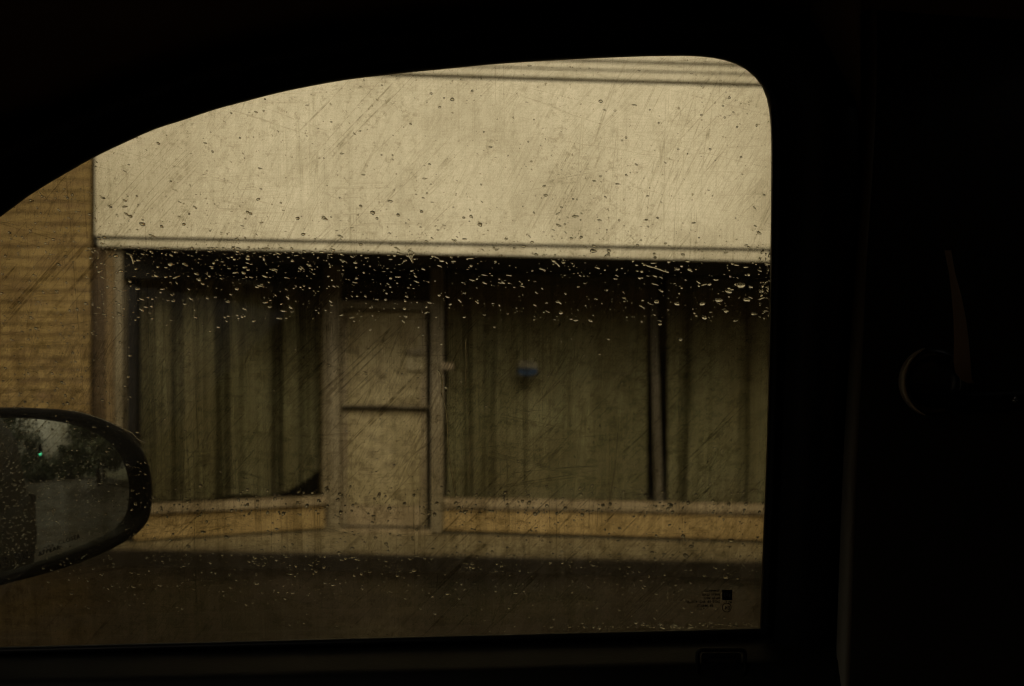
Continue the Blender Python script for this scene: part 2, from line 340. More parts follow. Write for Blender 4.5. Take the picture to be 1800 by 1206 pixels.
def curve_pts(pts, n):
    """resample a Catmull-Rom curve through pts"""
    out = []; m_ = len(pts)
    for i in range(n):
        t = i / (n - 1) * (m_ - 1); k = min(int(t), m_ - 2); f = t - k
        p0, p1, p2, p3 = pts[max(k - 1, 0)], pts[k], pts[k + 1], pts[min(k + 2, m_ - 1)]
        out.append(tuple(0.5 * ((2 * p1[d]) + (-p0[d] + p2[d]) * f + (2 * p0[d] - 5 * p1[d] + 4 * p2[d] - p3[d]) * f * f + (-p0[d] + 3 * p1[d] - 3 * p2[d] + p3[d]) * f ** 3) for d in range(2)))
    return out
def gz(x): return -0.03 * max(-12.0, min(12.0, x))          # the street runs gently downhill

# ------------------------------------------------------------------ ground, road, kerb, pavement
def kerb_y(x): return 8.22 + 0.06 * max(-8.0, min(8.0, x))
xs = [-80, -40, -20] + [i * 1.0 for i in range(-12, 13)] + [20, 40, 80, 160, 260]
structure(mesh('ground', [(-1200, -1200, -1.2), (1200, -1200, -1.2), (1200, 1200, -1.2), (-1200, 1200, -1.2)], [(0, 1, 2, 3)], 'earth'))
rows = [[Vector((x, y if y < 8 else kerb_y(x), gz(x) - 0.13)) for x in xs] for y in (-9.5, -3, 3, 9)]
structure(loft('road', rows, 'asphalt', smooth=False))
kr = []
for dy, dz in ((0, -0.2), (0, -0.02), (0.012, 0.0), (0.03, 0.0), (0.03, -0.2)):
    kr.append([Vector((x, kerb_y(x) + dy, gz(x) + dz)) for x in xs])
structure(loft('kerb', kr, 'kerb', smooth=False))
bedo = structure(loft('sidewalk', [[Vector((x, kerb_y(x) + 0.032, gz(x) - 0.03)) for x in xs], [Vector((x, 12.5, gz(x) - 0.03)) for x in xs]], 'kerb', smooth=False))
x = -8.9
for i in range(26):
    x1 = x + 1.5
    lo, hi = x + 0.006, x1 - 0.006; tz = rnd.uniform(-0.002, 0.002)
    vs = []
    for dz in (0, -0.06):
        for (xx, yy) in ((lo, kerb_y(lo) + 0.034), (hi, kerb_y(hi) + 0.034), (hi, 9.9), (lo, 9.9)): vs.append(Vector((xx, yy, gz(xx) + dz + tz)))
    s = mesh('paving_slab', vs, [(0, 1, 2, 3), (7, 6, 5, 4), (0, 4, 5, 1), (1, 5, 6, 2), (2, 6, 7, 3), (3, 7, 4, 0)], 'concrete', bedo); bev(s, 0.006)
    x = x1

# ------------------------------------------------------------------ the storefront
FP = Plane((-5, 8.3), (5, 8.3)); WP = Plane((-5, 9.5), (5, 9.5)); LP = Plane((-3.211, 8.45), (-1.748, 9.5)); BP = Plane((-5, 8.24), (5, 8.24))
shop = thing('storefront', 'closed shop with a long cream fascia over curtained windows and a papered door', 'shop', (0, 9.5, 0))
ftop = lambda x: 130 + 0.0283 * (x - 690)
fline = lambda x: 417.5 + 0.0186 * (x - 187)
fbot = lambda x: 433 + 0.0228 * (x - 180)
XR = 4300
def band(x0, x1, fa, fb): return [(x0, fa(x0)), (x1, fa(x1)), (x1, fb(x1)), (x0, fb(x0))]
# ribbed fascia sheets, butted, each rib a shallow pressing
def fascia_sheet(x0, x1):
    cols = []; n = int((x1 - x0) / 5.5); px = [x0 + (x1 - x0) * i / n for i in range(n + 1)]
    rows = []
    for fr in (0.0, 1.0):
        rows.append([FP.pt(x, (ftop(x) + 5) * (1 - fr) + (fline(x) - 3) * fr, 0.0 + (0.004 if (i // 2) % 2 else 0.0)) for i, x in enumerate(px)])
    top = [v + Vector((0, 0.03, 0)) for v in rows[0]]; bot = [v + Vector((0, 0.03, 0)) for v in rows[1]]
    return loft('fascia_panel', [top, rows[0], rows[1], bot], 'fascia', shop, smooth=False)
e = [167, 2500, XR]
for a, b in zip(e, e[1:]): fascia_sheet(a, b - 2)
prism('fascia_backing', FP, band(163, XR, lambda x: -900, lambda x: fbot(x) - 4), -0.06, 0.08, 'groove', shop)
prism('fascia_trim', FP, band(172, XR, lambda x: fline(x) + 3.2, fbot), 0.012, 0.06, 'trim', shop, 0.004)
prism('cornice', FP, band(167, XR, lambda x: ftop(x) - 17, lambda x: ftop(x) - 1.5), 0.02, 0.07, 'trim', shop, 0.006)
prism('cornice', FP, band(167, XR, lambda x: ftop(x) - 33, lambda x: ftop(x) - 18), 0.035, 0.08, 'trim', shop, 0.006)
prism('cornice', FP, band(167, XR, lambda x: ftop(x) - 66, lambda x: ftop(x) - 34), 0.06, 0.1, 'trim', shop, 0.01)
prism('parapet', FP, band(167, XR, lambda x: ftop(x) - 380, lambda x: ftop(x) - 67), 0.0, 0.06, 'trim', shop)
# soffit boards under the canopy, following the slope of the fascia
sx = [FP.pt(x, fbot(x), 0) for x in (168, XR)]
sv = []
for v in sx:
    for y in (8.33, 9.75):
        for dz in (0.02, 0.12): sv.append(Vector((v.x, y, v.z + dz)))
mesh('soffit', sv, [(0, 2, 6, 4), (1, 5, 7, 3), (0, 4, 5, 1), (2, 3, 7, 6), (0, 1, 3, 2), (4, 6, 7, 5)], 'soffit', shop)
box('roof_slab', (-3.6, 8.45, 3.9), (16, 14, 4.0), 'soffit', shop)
# dark room behind the glass
rm = [(-3.9, 12.6, -0.8), (16.0, 12.6, -0.8), (16.0, 12.6, 2.95), (-3.9, 12.6, 2.95)]
mesh('room_shell', [(-3.4, 8.56, -0.8), (-3.4, 12.6, -0.8), (16, 12.6, -0.8), (16, 9.62, -0.8), (-3.4, 8.56, 3.2), (-3.4, 12.6, 3.2), (16, 12.6, 3.2), (16, 9.62, 3.2)],
     [(0, 1, 5, 4), (1, 2, 6, 5), (2, 3, 7, 6), (4, 5, 6, 7)], 'roomwall', shop)
box('room_floor', (-3.4, 9.62, -0.3), (16, 12.6, -0.2), 'roomwall', shop)

# right hand windows and their base
sT = lambda x: 876 + 0.0235 * (x - 780) - max(0, x - 1080) * 0.004
sM = lambda x: sT(x) + 15
sB = lambda x: sT(x) + 19
gB = lambda x: 937 + 0.031 * (x - 780)
prism('sill', WP, band(778, 3400, sT, sM), 0.05, 0.16, 'sill', shop, 0.006)
prism('sill_ledge', WP, band(778, 3400, lambda x: sM(x) + 0.8, sB), 0.03, 0.12, 'sill', shop, 0.003)
bx = [778, 1160, 1560, 1960, 2360, 3400]
for a, b in zip(bx, bx[1:]): prism('base_panel', WP, band(a, b - 1.2, lambda x: sB(x) + 0.5, lambda x: gB(x) - 5), 0.0, 0.1, 'base', shop, 0.004)
prism('plinth_gap', WP, band(600, 3400, lambda x: gB(x) - 8, lambda x: gB(x) + 60), -0.035, 0.1, 'groove', shop)  # dark recess makes the shadow line under the base panels
def win(pl, poly, mat='shopglass', off=-0.02): return prism('window_pane', pl, poly, off, 0.006, mat, shop)
win(WP, [(779, 470), (1143, 478), (1153, 884), (779, 876)])
win(WP, [(1153, 478), (1640, 492), (1640, 898), (1164, 886)])
win(WP, [(1662, 492), (2200, 500), (2200, 900), (1662, 890)])
prism('mullion', WP, [(1141, 470), (1153, 470), (1166, 886), (1152, 886)], 0.0, 0.10, 'mullionpaint', shop, 0.004)
prism('mullion', WP, [(1641, 470), (1660, 470), (1660, 898), (1641, 898)], 0.0, 0.10, 'greyframe', shop, 0.004)
prism('mullion', WP, [(2201, 470), (2225, 470), (2225, 912), (2201, 912)], 0.0, 0.10, 'greyframe', shop, 0.004)
prism('end_wall', WP, [(2226, 440), (4300, 440), (4300, 940), (2226, 940)], 0.02, 0.15, 'base', shop)
# door bay
prism('door_jamb', WP, [(578, 465), (597, 465), (598, 934), (578, 932)], 0.06, 0.16, 'greyframe', shop, 0.006)
prism('door_jamb', WP, [(757, 465), (779, 465), (779, 938), (757, 937)], 0.06, 0.16, 'greyframe', shop, 0.006)
prism('door_head', WP, [(598, 528), (757, 530), (757, 545), (598, 543)], 0.03, 0.12, 'greyframe', shop, 0.004)
prism('transom_pane', WP, [(598, 465), (757, 465), (757, 530), (598, 528)], -0.05, 0.006, 'shopglass', shop)
prism('threshold', WP, [(598, 929), (757, 932), (757, 944), (598, 941)], 0.05, 0.3, 'sill', shop, 0.004)
door = prism('door', WP, [(599, 546), (750, 547), (750, 928), (599, 926)], -0.09, 0.05, 'door', shop, 0.004)
prism('door_stile', WP, [(600, 548), (611, 548), (611, 925), (600, 925)], -0.06, 0.03, 'door', door, 0.003)
prism('door_stile', WP, [(739, 548), (749, 548), (749, 926), (739, 926)], -0.06, 0.03, 'door', door, 0.003)
prism('middle_rail', WP, [(596, 712.0), (758, 715.5), (758, 717.4), (596, 714.4)], 0.025, 0.14, 'greyframe', door, 0.003)
prism('rail_shadow', WP, [(600, 715), (752, 718), (752, 722.5), (600, 720)], -0.055, 0.03, 'soffit', door)  # dark strip painting the shadow under the rail
prism('kick_plate', WP, [(611.5, 888), (738.5, 889), (738.5, 925), (611.5, 924)], -0.066, 0.02, 'sill', door, 0.003)
prism('letter_flap', WP, [(714, 612), (746, 613), (746, 624), (714, 623)], -0.03, 0.05, 'greyframe', door, 0.003)
# papered panes of the door: two crumpled sheets pasted inside the stiles
def crumpled(name, pl, x0, x1, y0, y1, off, amp, mat, nx=30, ny=44, seed=1):
    from mathutils import noise as mn
    rows = []
    for j in range(ny + 1):
        r_ = []
        for i in range(nx + 1):
            x = x0 + (x1 - x0) * i / nx; y = y0 + (y1 - y0) * j / ny
            q = Vector((x * 0.05, y * 0.05, seed)); a = mn.fractal(q, 0.9, 2.1, 4) + 0.7 * mn.ridged_multi_fractal(q * 0.6, 0.9, 2.0, 3, 0.9, 2.0) * 0.3
            r_.append(pl.pt(x, y, off + amp * a))
        rows.append(r_)
    return loft(name, rows, mat, None, smooth=True)
ps = crumpled('paper_sheet', WP, 611, 739, 549, 711, -0.07, 0.011, 'paper', seed=2); tag(ps, 'crumpled brown paper taped over the upper pane of the shop door', 'paper')
ps = crumpled('paper_sheet', WP, 611, 739, 720, 887, -0.07, 0.011, 'paper', seed=9); tag(ps, 'crumpled brown paper taped over the lower pane of the shop door', 'paper')
nb = prism('notice', WP, [(714, 627), (744, 628), (747, 634), (746, 652), (716, 651), (713, 640)], -0.035, 0.004, 'notice'); tag(nb, 'pale rounded notice on the shop door below the letter flap', 'notice')
bxm = prism('wall_box', WP, [(775, 638), (797, 638.5), (797, 649.5), (775, 649)], 0.115, 0.05, 'pinkbox', None, 0.006); tag(bxm, 'small pale box fixed to the right jamb of the shop door', 'box')
sg = thing('sign', 'small blue and white sign hanging in the right shop window', 'sign', WP.pt(928, 648, -0.03))
prism('sign_top', WP, [(911, 636), (920, 633), (942, 637), (946, 646), (910, 645)], -0.012, 0.006, 'white', sg)
prism('sign_band', WP, [(909, 647), (945, 648), (945, 658), (930, 661), (915, 659), (909, 655)], -0.012, 0.006, 'blue', sg)
# left bay: splayed window with sill, base and end piers
lT = lambda x: 888 - 0.045 * (x - 235)
prism('sill', LP, [(236, lT(236)), (576, lT(576)), (576, lT(576) + 15), (236, lT(236) + 17)], 0.05, 0.16, 'sill', shop, 0.006)
prism('base_panel', LP, [(236, lT(236) + 18), (576, lT(576) + 16), (576, 928), (236, 950)], 0.0, 0.1, 'base', shop, 0.004)
prism('plinth_gap', LP, [(236, 945), (576, 924), (576, 950), (236, 970)], -0.03, 0.1, 'groove', shop)
prism('window_pane', LP, [(240, 455), (577, 462), (577, 873), (240, 888)], -0.02, 0.006, 'shopglass', shop)
prism('corner_post', LP, [(569, 465), (579, 465), (579, 932), (569, 932)], 0.0, 0.1, 'greyframe', shop, 0.004)
PP = Plane((-5, 8.36), (5, 8.36))
prism('pier_board', PP, [(160, 436), (184, 436), (184, 960), (160, 960)], 0.0, 0.2, 'brownwood', shop, 0.004)
prism('pier_board', PP, [(185, 437), (200, 437), (200, 960), (185, 960)], 0.015, 0.2, 'tanwood', shop, 0.004)
prism('pier_board', PP, [(201, 437), (215, 437), (215, 960), (201, 960)], 0.0, 0.2, 'greyframe', shop, 0.004)
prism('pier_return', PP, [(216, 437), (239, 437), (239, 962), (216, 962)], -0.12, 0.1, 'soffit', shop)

# curtains: pleated sheets; each pleat is real depth, gaps between widths run deep
def curtain(name, pl, x0, x1, ytop, ybot, deep, off, lean, label, seed):
    r_ = random.Random(seed); n = int((x1 - x0) / 2.2)
    ph = [r_.uniform(0, 6.28) for _ in range(5)]; wl = [r_.uniform(34, 46), r_.uniform(60, 90), r_.uniform(9, 13)]
    rows = []; ny = 14
    for j in range(ny + 1):
        f = j / ny; row = []
        for i in range(n + 1):
            x = x0 + (x1 - x0) * i / n; yb = ybot(x); y = ytop + (yb - ytop) * f
            d = 0.010 * math.sin(x / wl[0] * 6.28 + ph[0] + 0.6 * f) + 0.014 * math.sin(x / wl[1] * 6.28 + ph[1]) + 0.003 * math.sin(x / wl[2] * 6.28 + ph[2] + f)
            for (gx, gw, gd, gl) in deep:
                c_ = gx + gl * (f - 0.5); q = abs(x - c_) / gw
                if q < 1: d -= gd * (0.5 + 0.5 * math.cos(q * math.pi))
            row.append(pl.pt(x + lean * f, y, off + d))
        rows.append(row)
    o = loft(name, rows, 'curtain', None, smooth=True); tag(o, label, 'curtain'); return o
def lb(x):
    if x < 470: return lT(x) - 6 - (3 if 400 < x < 450 else 0)
    t = (x - 470) / 105; return lT(x) - 4 - 12 * min(1, t * 2.2) - 44 * max(0, t - 0.35) ** 1.4 / 0.65 ** 1.4
prism('shade_board', LP, [(217, 434), (569, 443), (569, 492), (217, 490)], 0.03, 0.05, 'soffit', shop, 0.004)  # added board giving the dark band of shade atop the left window
curtain('curtain', LP, 240, 572, 445, lb, [(312, 13, 0.20, 0), (391, 16, 0.34, 4), (430, 10, 0.05, 0), (487, 13, 0.36, 0), (535, 12, 0.12, 0), (264, 12, 0.07, 0), (350, 8, 0.03, 0), (456, 8, 0.04, 3)], -0.30, 0,
        'heavily pleated curtain with a lifted corner in the left window', 3)
curtain('curtain', WP, 786, 1138, 465, lambda x: sT(x) - 3, [(822, 10, 0.15, 4), (860, 12, 0.08, -8), (882, 5, 0.03, 0), (1118, 10, 0.05, 0), (918, 8, 0.03, 4), (985, 6, 0.025, 2)], -0.22, 0,
        'wide smooth curtain behind the blue sign, right of the door', 5)
curtain('curtain', WP, 1173, 1650, 465, lambda x: sT(x) - 3, [(1204, 11, 0.17, -16), (1310, 11, 0.14, -10), (1400, 10, 0.1, 0), (1245, 7, 0.03, 0)], -0.22, 0,
        'curtain with one dark slanting fold right of the leaning mullion', 8)

# ------------------------------------------------------------------ brick building on the left
bb = thing('brick_building', 'yellow-brown brick building at the left of the cream fascia', 'building', (-4.5, 8.24, 0))
box('wall', (-14, 8.30, -0.3), (-3.52, 14, 6.5), 'brickwall', bb)
BL = 0.30; BH = 0.092; ml = 0.012
xa = BP.pt(158, 600).x; zb = gz(-4) - 0.02
box('mortar_bed', (-4.92, 8.246, -0.28), (xa - 0.002, 8.299, 5.4), 'mortar', bb)
bme = None; nb_ = 0
for r_ in range(37):
    z = zb + r_ * BH; off = (r_ % 2) * BL / 2; k = 0; xx = xa + off
    while True:
        x1 = min(xx, xa); x0 = xx - BL + ml
        if x1 - x0 > 0.04 and x0 > -4.95:
            if bme is None:
                bo = box('brick', (0, 0, 0), (1, 1, 1), 'brick', bb); bev(bo, 0.02, 1); bme = bo.data; first = bo
                o = first
            else:
                o = bpy.data.objects.new('brick', bme); COL.objects.link(o); o.parent = bb; o.matrix_parent_inverse = bb.matrix_world.inverted()
            o.location = (x0, 8.24 - rnd.uniform(0, 0.009), z); o.scale = (x1 - x0, 0.03, BH - ml)
            o.rotation_euler = (rnd.uniform(-0.03, 0.03), rnd.uniform(-0.004, 0.004), 0); nb_ += 1
        xx -= BL
        if xx < -4.75: break

# ------------------------------------------------------------------ the car one sits in
car = thing('car', 'dark car whose wet side window and door mirror frame the view', 'car', (0, 0, 0))
ZE = EYE.z
GT = 0.15                                   # the side glass leans inwards towards its top
def G(px, py, off=0.0):
    """point on the side glass seen at a pixel; off > 0 is further out"""
    d = ray(px, py); t = (0.78 + off) / (1 + GT * d.z)
    return EYE + d * t
GN = Vector((0, 1, GT)).normalized()        # outward normal of the glass
GU = Vector((1, 0, 0)); GV = Vector((0, -GT, 1)).normalized()
inner = [(-420, 1142), (-430, 900), (-330, 690), (-200, 545), (-90, 446), (0, 382), (53, 343), (107, 310), (167, 276), (217, 252), (273, 227), (320, 212), (377, 193), (433, 178), (500, 161),
         (600, 142), (698, 130), (778, 122), (884, 112), (1000, 105), (1111, 100), (1178, 98.7), (1222, 99), (1256, 102.5), (1284, 109), (1306, 119), (1324, 133), (1338, 150),
         (1347, 171), (1352, 196), (1355, 232), (1355.5, 300), (1354, 450), (1350, 680), (1345, 850), (1341, 950), (1337, 1060), (1336, 1104)]
ins = curve_pts(inner, 220)
# window glass: 4 mm slab, the scratched film on its inner face
gb = [G(x, y, 0.006) for x, y in ins] ; gc = [v - GN * 0.004 for v in gb]
# push the rim a little under the frame so no gap shows
cx, cyy = 600, 650
gb = []
for x, y in ins:
    gb.append(G(x + (8 if x > 900 else -8), y + (-8 if y < 650 else 14), 0.006))
gb[0] = G(-440, 1165, 0.006); gb[-1] = G(1346, 1124, 0.006)
gc = [v - GN * 0.004 for v in gb]
O0 = G(600, 650, 0.004)
loc = lambda v: (GU.dot(v - O0), GV.dot(v - O0), GN.dot(v - O0))
n = len(gb); me = bpy.data.meshes.new('window_glass')
me.from_pydata([loc(v) for v in gb + gc], [], [tuple(range(n)), tuple(range(2 * n - 1, n - 1, -1))] + [(i, (i + 1) % n, n + (i + 1) % n, n + i) for i in range(n)])
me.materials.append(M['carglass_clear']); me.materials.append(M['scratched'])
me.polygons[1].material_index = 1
glass = bpy.data.objects.new('window_glass', me); COL.objects.link(glass); glass.parent = car; glass['label'] = 'scratched grimy side window'
GM = Matrix((GU, GV, GN)).transposed().to_4x4(); GM.translation = O0; glass.matrix_basis = GM; glass.matrix_world = GM

# door frame: bowed band round the glass
outer = [(-560, 1142), (-600, 880), (-480, 600), (-330, 440), (-150, 310), (0, 229), (100, 196), (187, 163), (267, 137), (333, 112), (400, 93), (467, 80), (600, 56), (720, 40), (800, 31),
         (900, 22), (1000, 15), (1120, 10), (1240, 10), (1330, 18), (1400, 36), (1450, 66), (1482, 110), (1500, 160), (1508, 220), (1508, 300), (1500, 450), (1492, 640), (1484, 820), (1478, 960), (1472, 1100), (1468, 1210)]
def by_len(pts, n):
    c = curve_pts(pts, 900); L = [0]
    for a, b in zip(c, c[1:]): L.append(L[-1] + math.hypot(b[0] - a[0], b[1] - a[1]))
    out = []; k = 0
    for i in range(n):
        t = L[-1] * i / (n - 1)
        while k < len(L) - 2 and L[k + 1] < t: k += 1
        f = (t - L[k]) / max(1e-9, L[k + 1] - L[k]); out.append((c[k][0] + (c[k + 1][0] - c[k][0]) * f, c[k][1] + (c[k + 1][1] - c[k][1]) * f))
    return out
I_ = by_len(inner, 160); O_ = by_len(outer, 160)
rows = []
for f, off in ((0, 0.02), (0, -0.004), (0.015, -0.010), (0.07, -0.016), (0.12, -0.017), (0.14, -0.011), (0.18, -0.012), (0.3, -0.03), (0.8, -0.042), (1.0, -0.030), (1.02, 0.02), (1.55, 0.03)):
    rows.append([G(a[0] + (b[0] - a[0]) * f, a[1] + (b[1] - a[1]) * f, off) for a, b in zip(I_, O_)])
loft('door_frame', rows, 'rubber', car)
# thin run channel lip on the right edge of the glass
lip = [(1352 + 5, 190), (1359.5, 240), (1360, 300), (1358.5, 450), (1354, 690), (1349, 850), (1344, 1000), (1340, 1100)]
tube('glass_channel', [G(x, y, -0.012) for x, y in curve_pts(lip, 30)], [0.0009] * 30, 'trimplastic', car, 6)
# window sill seal and door panel with its recess
xs_ = [-700 + i * (1500 + 700) / 60 for i in range(61)]
sy = lambda x: 1104 + (1336 - x) * 0.0247
rows = [[G(x, sy(x) + dy, off) for x in xs_] for dy, off in ((-0.0, 0.0), (0, -0.006), (5, -0.012), (12, -0.012), (15, -0.004), (18, 0.01))]
loft('sill_seal', rows, 'rubber', car)
def DP(px, py, t): return EYE + ray(px, py) * t
rows = []
for dy, t in ((14, .815), (17, .80), (22, .792), (38, .77), (54, .752), (61, .745), (68, .742), (90, .738), (400, .70), (900, .62)):
    rows.append([DP(x, sy(x) + dy, t) for x in xs_])
loft('door_panel', rows, 'trimplastic', car)
def rrect(cx, cy, w, h, r, n=6):
    o = []
    for qx, qy, a0 in ((1, -1, -90), (1, 1, 0), (-1, 1, 90), (-1, -1, 180)):
        for k in range(n + 1):
            a = R(a0 + 90 * k / n); o.append((cx + qx * (w / 2 - r) + r * math.cos(a), cy + qy * (h / 2 - r) + r * math.sin(a)))
    return o
def ringpart(name, cx, cy, w, h, r, th, t0, t1, mat, parent):
    a = rrect(cx, cy, w, h, r); b = rrect(cx, cy, w - 2 * th, h - 2 * th, max(1, r - th)); c = rrect(cx, cy, w - th, h - th, r)
    return loft(name, [[DP(x, y, t0 + .004) for x, y in a], [DP(x, y, t1) for x, y in c], [DP(x, y, t0 + .004) for x, y in b]], mat, parent, closed=True)
lk = ringpart('lock_bezel', 1268, 1166, 92, 56, 12, 8, 0.744, 0.737, 'trimplastic', car)
pl_ = rrect(1268, 1164, 70, 34, 7); mesh('lock_recess', [DP(x, y, 0.7412) for x, y in pl_] , [tuple(range(len(pl_)))], 'rubber', lk)
tube('lock_tab', [DP(1246, 1161, .739), DP(1268, 1161, .738), DP(1292, 1161, .739)], [0.0014] * 3, 'ringplastic', lk, 8)
# pillar trim with a rounded leading edge, running behind the belt
pe = [(1517, -220), (1517, 100), (1515, 200), (1508, 330), (1500, 450), (1492, 620), (1483, 800), (1476, 1000), (1470, 1180), (1460, 1500)]
pc = curve_pts(pe, 40); rows = []
for dx, t in ((-60, .83), (-2, .80), (-1, .765), (1, .750), (5, .742), (12, .737), (20, .7345), (34, .734), (60, .7345), (120, .74), (300, .752), (600, .76), (1000, .74)):
    rows.append([DP(x + dx, y, t) for x, y in pc])
loft('pillar_trim', rows, 'pillar', car)
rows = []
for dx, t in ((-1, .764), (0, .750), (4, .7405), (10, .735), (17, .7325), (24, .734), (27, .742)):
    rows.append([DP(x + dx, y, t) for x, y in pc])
loft('pillar_highlight', rows, 'edgehighlight', car)  # paler strip paints the light along the pillar's leading edge
# roof lining: starts behind the frame's outer edge and bows up over the seats
rows = []
oc = by_len(outer[:25] + [(1420, 26), (1560, 34), (1950, 44)], 100)
for f, t in ((0, .80), (0.004, .755), (0.02, .735), (0.08, .70), (0.25, .64), (0.6, .55)):
    row = []
    for x, y in oc:
        px = x + (350 - x) * 0.0; py = y - f * 700
        row.append(DP(px, py, t))
    rows.append(row)
rows.append([Vector((r_.x, 0.05, ZE + 0.36)) for r_ in rows[-1]]); rows.append([Vector((r_.x, -0.95, ZE + 0.33)) for r_ in rows[-2]])
loft('headliner', rows, 'headliner', car)
# belt guide: round cover, slot, belt webbing and latch stud
C0 = (1641, 671)
def disc(name, c, prof, mat, parent, tilt=0.0, n=40, sx=1.0):
    rows = []
    for rr, t in prof: rows.append([DP(c[0] + rr * sx * math.cos(2 * math.pi * k / n), c[1] + rr * math.sin(2 * math.pi * k / n), t + tilt * rr * math.cos(2 * math.pi * k / n)) for k in range(n)])
    return loft(name, rows, mat, parent, closed=True)
bg_ = disc('belt_guide', C0, [(60, .745), (60.5, .733), (59.5, .726), (57, .721), (53, .7185), (48, .7185), (44, .721), (40, .7255), (28, .727), (1, .727)], 'ringplastic', car)
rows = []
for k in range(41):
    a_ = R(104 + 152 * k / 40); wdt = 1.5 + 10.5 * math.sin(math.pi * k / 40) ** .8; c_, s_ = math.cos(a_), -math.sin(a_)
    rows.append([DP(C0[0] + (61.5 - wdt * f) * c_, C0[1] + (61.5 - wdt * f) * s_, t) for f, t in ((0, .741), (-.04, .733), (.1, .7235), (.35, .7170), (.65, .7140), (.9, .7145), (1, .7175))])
loft('ring_highlight', rows, 'ringhighlight', bg_)  # pale crescent stands in for light catching the left rim
bp = [[], [], [], []]
for (xl, xr, y, t) in ((1660, 1672, 440, .715), (1668, 1679, 480, .713), (1673, 1690, 520, .711), (1676, 1698, 560, .709), (1677, 1703, 600, .707), (1676, 1706, 635, .706), (1679, 1707, 655, .707), (1690, 1709, 668, .711), (1702, 1714, 674, .716)):
    bp[0].append(DP(xl, y, t)); bp[1].append(DP(xr, y, t + .004)); bp[2].append(DP(xr, y, t + .006)); bp[3].append(DP(xl, y, t + .002))
loft('seat_belt', bp, 'belt', bg_, closed=False)
tube('guide_arm', [DP(1650, 700, .722), DP(1700, 708, .716), DP(1760, 706, .712), DP(1810, 702, .712)], [0.007, 0.008, 0.008, 0.007], 'housing', bg_, 12)
disc('stud', (1784, 704), [(9, .708), (8, .703), (5, .700), (1, .699)], 'chrome', bg_, n=20)
# seat-side shell: body outside and cabin walls
def strip(name, prof, x0, x1, mat, capped=False):
    a = [Vector((x0, y, ZE + z)) for y, z in prof]; b = [Vector((x1, y, ZE + z)) for y, z in prof]
    return loft(name, [a, b], mat, car)
bodyp = [(.83, -.215), (.865, -.26), (.90, -.42), (.915, -.60), (.90, -.80), (.86, -1.0), (.80, -1.08), (.5, -1.10), (-1.2, -1.10), (-1.35, -.7), (-1.3, -.25)]
strip('body_side', bodyp, -1.3, 3.0, 'carpaint')
rearp = [(.83, -.215), (.80, -.05), (.765, .20), (.70, .33), (.55, .40), (.1, .43), (-.9, .41), (-1.2, .25), (-1.3, -.25)]
strip('roof_shell', rearp, 0.52, 2.7, 'carpaint')
strip('roof_shell', [(.70, .345), (.55, .40), (.1, .43), (-.9, .41), (-1.2, .25), (-1.3, -.25)], -0.55, 0.52, 'carpaint')
mesh('rear_panel', [(2.7, .8, ZE - .2), (2.7, .7, ZE + .33), (2.7, -1.2, ZE + .3), (2.7, -1.3, ZE - .3), (3.0, -1.3, ZE - 1.1), (3.0, .9, ZE - 1.1), (3.0, .9, ZE - .25)], [(0, 1, 2, 3, 4, 5, 6)], 'carpaint', car)
mesh('seat_back', [(.55, .60, ZE - .9), (.75, .60, ZE + .1), (.75, -1.1, ZE + .1), (.55, -1.1, ZE - .9)], [(0, 1, 2, 3)], 'headliner', car)
mesh('dashboard', [(-1.0, .80, ZE - .30), (-.62, .70, ZE - .36), (-.62, -1.2, ZE - .36), (-1.0, -1.2, ZE - .30), (-1.3, .8, ZE - .25), (-1.3, -1.2, ZE - .25), (-.60, .70, ZE - .9), (-.60, -1.2, ZE - .9)], [(0, 1, 2, 3), (4, 0, 3, 5), (1, 6, 7, 2)], 'trimplastic', car)
mesh('windscreen', [(-1.28, .72, ZE - .24), (-1.28, -1.2, ZE - .24), (-.60, -1.0, ZE + .39), (-.60, .52, ZE + .37)], [(0, 1, 2, 3)], 'carglass_clear', car)

# ------------------------------------------------------------------ door mirror
MN = Vector((0.838, -0.541, 0.030)).normalized()
MC = EYE + ray(95, 872) * 1.0
MU = Vector((0, 0, 1)).cross(MN).normalized(); MV = MN.cross(MU).normalized()
def MP(px, py, h=0.0):
    d = ray(px, py); p0 = MC + MN * h
    return EYE + d * ((p0 - EYE).dot(MN) / d.dot(MN))
g_in = [(60, 734.5), (110, 740), (150, 749), (183, 762), (210, 779), (230, 803), (243, 835), (247, 868), (243, 898), (232, 918), (214, 934), (180, 950), (130, 969), (70, 990), (20, 1006), (-50, 1024), (-120, 1030),
        (-170, 1010), (-205, 960), (-215, 890), (-200, 815), (-160, 765), (-100, 743), (-40, 735), (10, 733.5)]
g_out = [(60, 717), (118, 721), (162, 730), (198, 744), (228, 764), (249, 792), (261, 828), (264, 868), (260, 905), (248, 928), (224, 949), (186, 970), (138, 990), (78, 1009), (20, 1024), (-55, 1044), (-128, 1050),
         (-184, 1028), (-222, 972), (-233, 890), (-217, 806), (-172, 750), (-106, 726), (-42, 717.5), (10, 716)]
def close_curve(pts, n):
    p = pts[-2:] + pts + pts[:3]; out = []; m_ = len(pts)
    for i in range(n):
        t = i / n * m_; k = int(t); f = t - k; p0, p1, p2, p3 = (p[(k + 1)], p[k + 2], p[k + 3], p[min(k + 4, len(p) - 1)])
        out.append(tuple(0.5 * ((2 * p1[d]) + (-p0[d] + p2[d]) * f + (2 * p0[d] - 5 * p1[d] + 4 * p2[d] - p3[d]) * f * f + (-p0[d] + 3 * p1[d] - 3 * p2[d] + p3[d]) * f ** 3) for d in range(2)))
    return out
gi = close_curve(g_in, 120); go = close_curve(g_out, 120)
pin = [MP(*q) for q in gi]; pout = [MP(*q) for q in go]
cen = sum(pin, Vector()) / len(pin); RC = 1.35
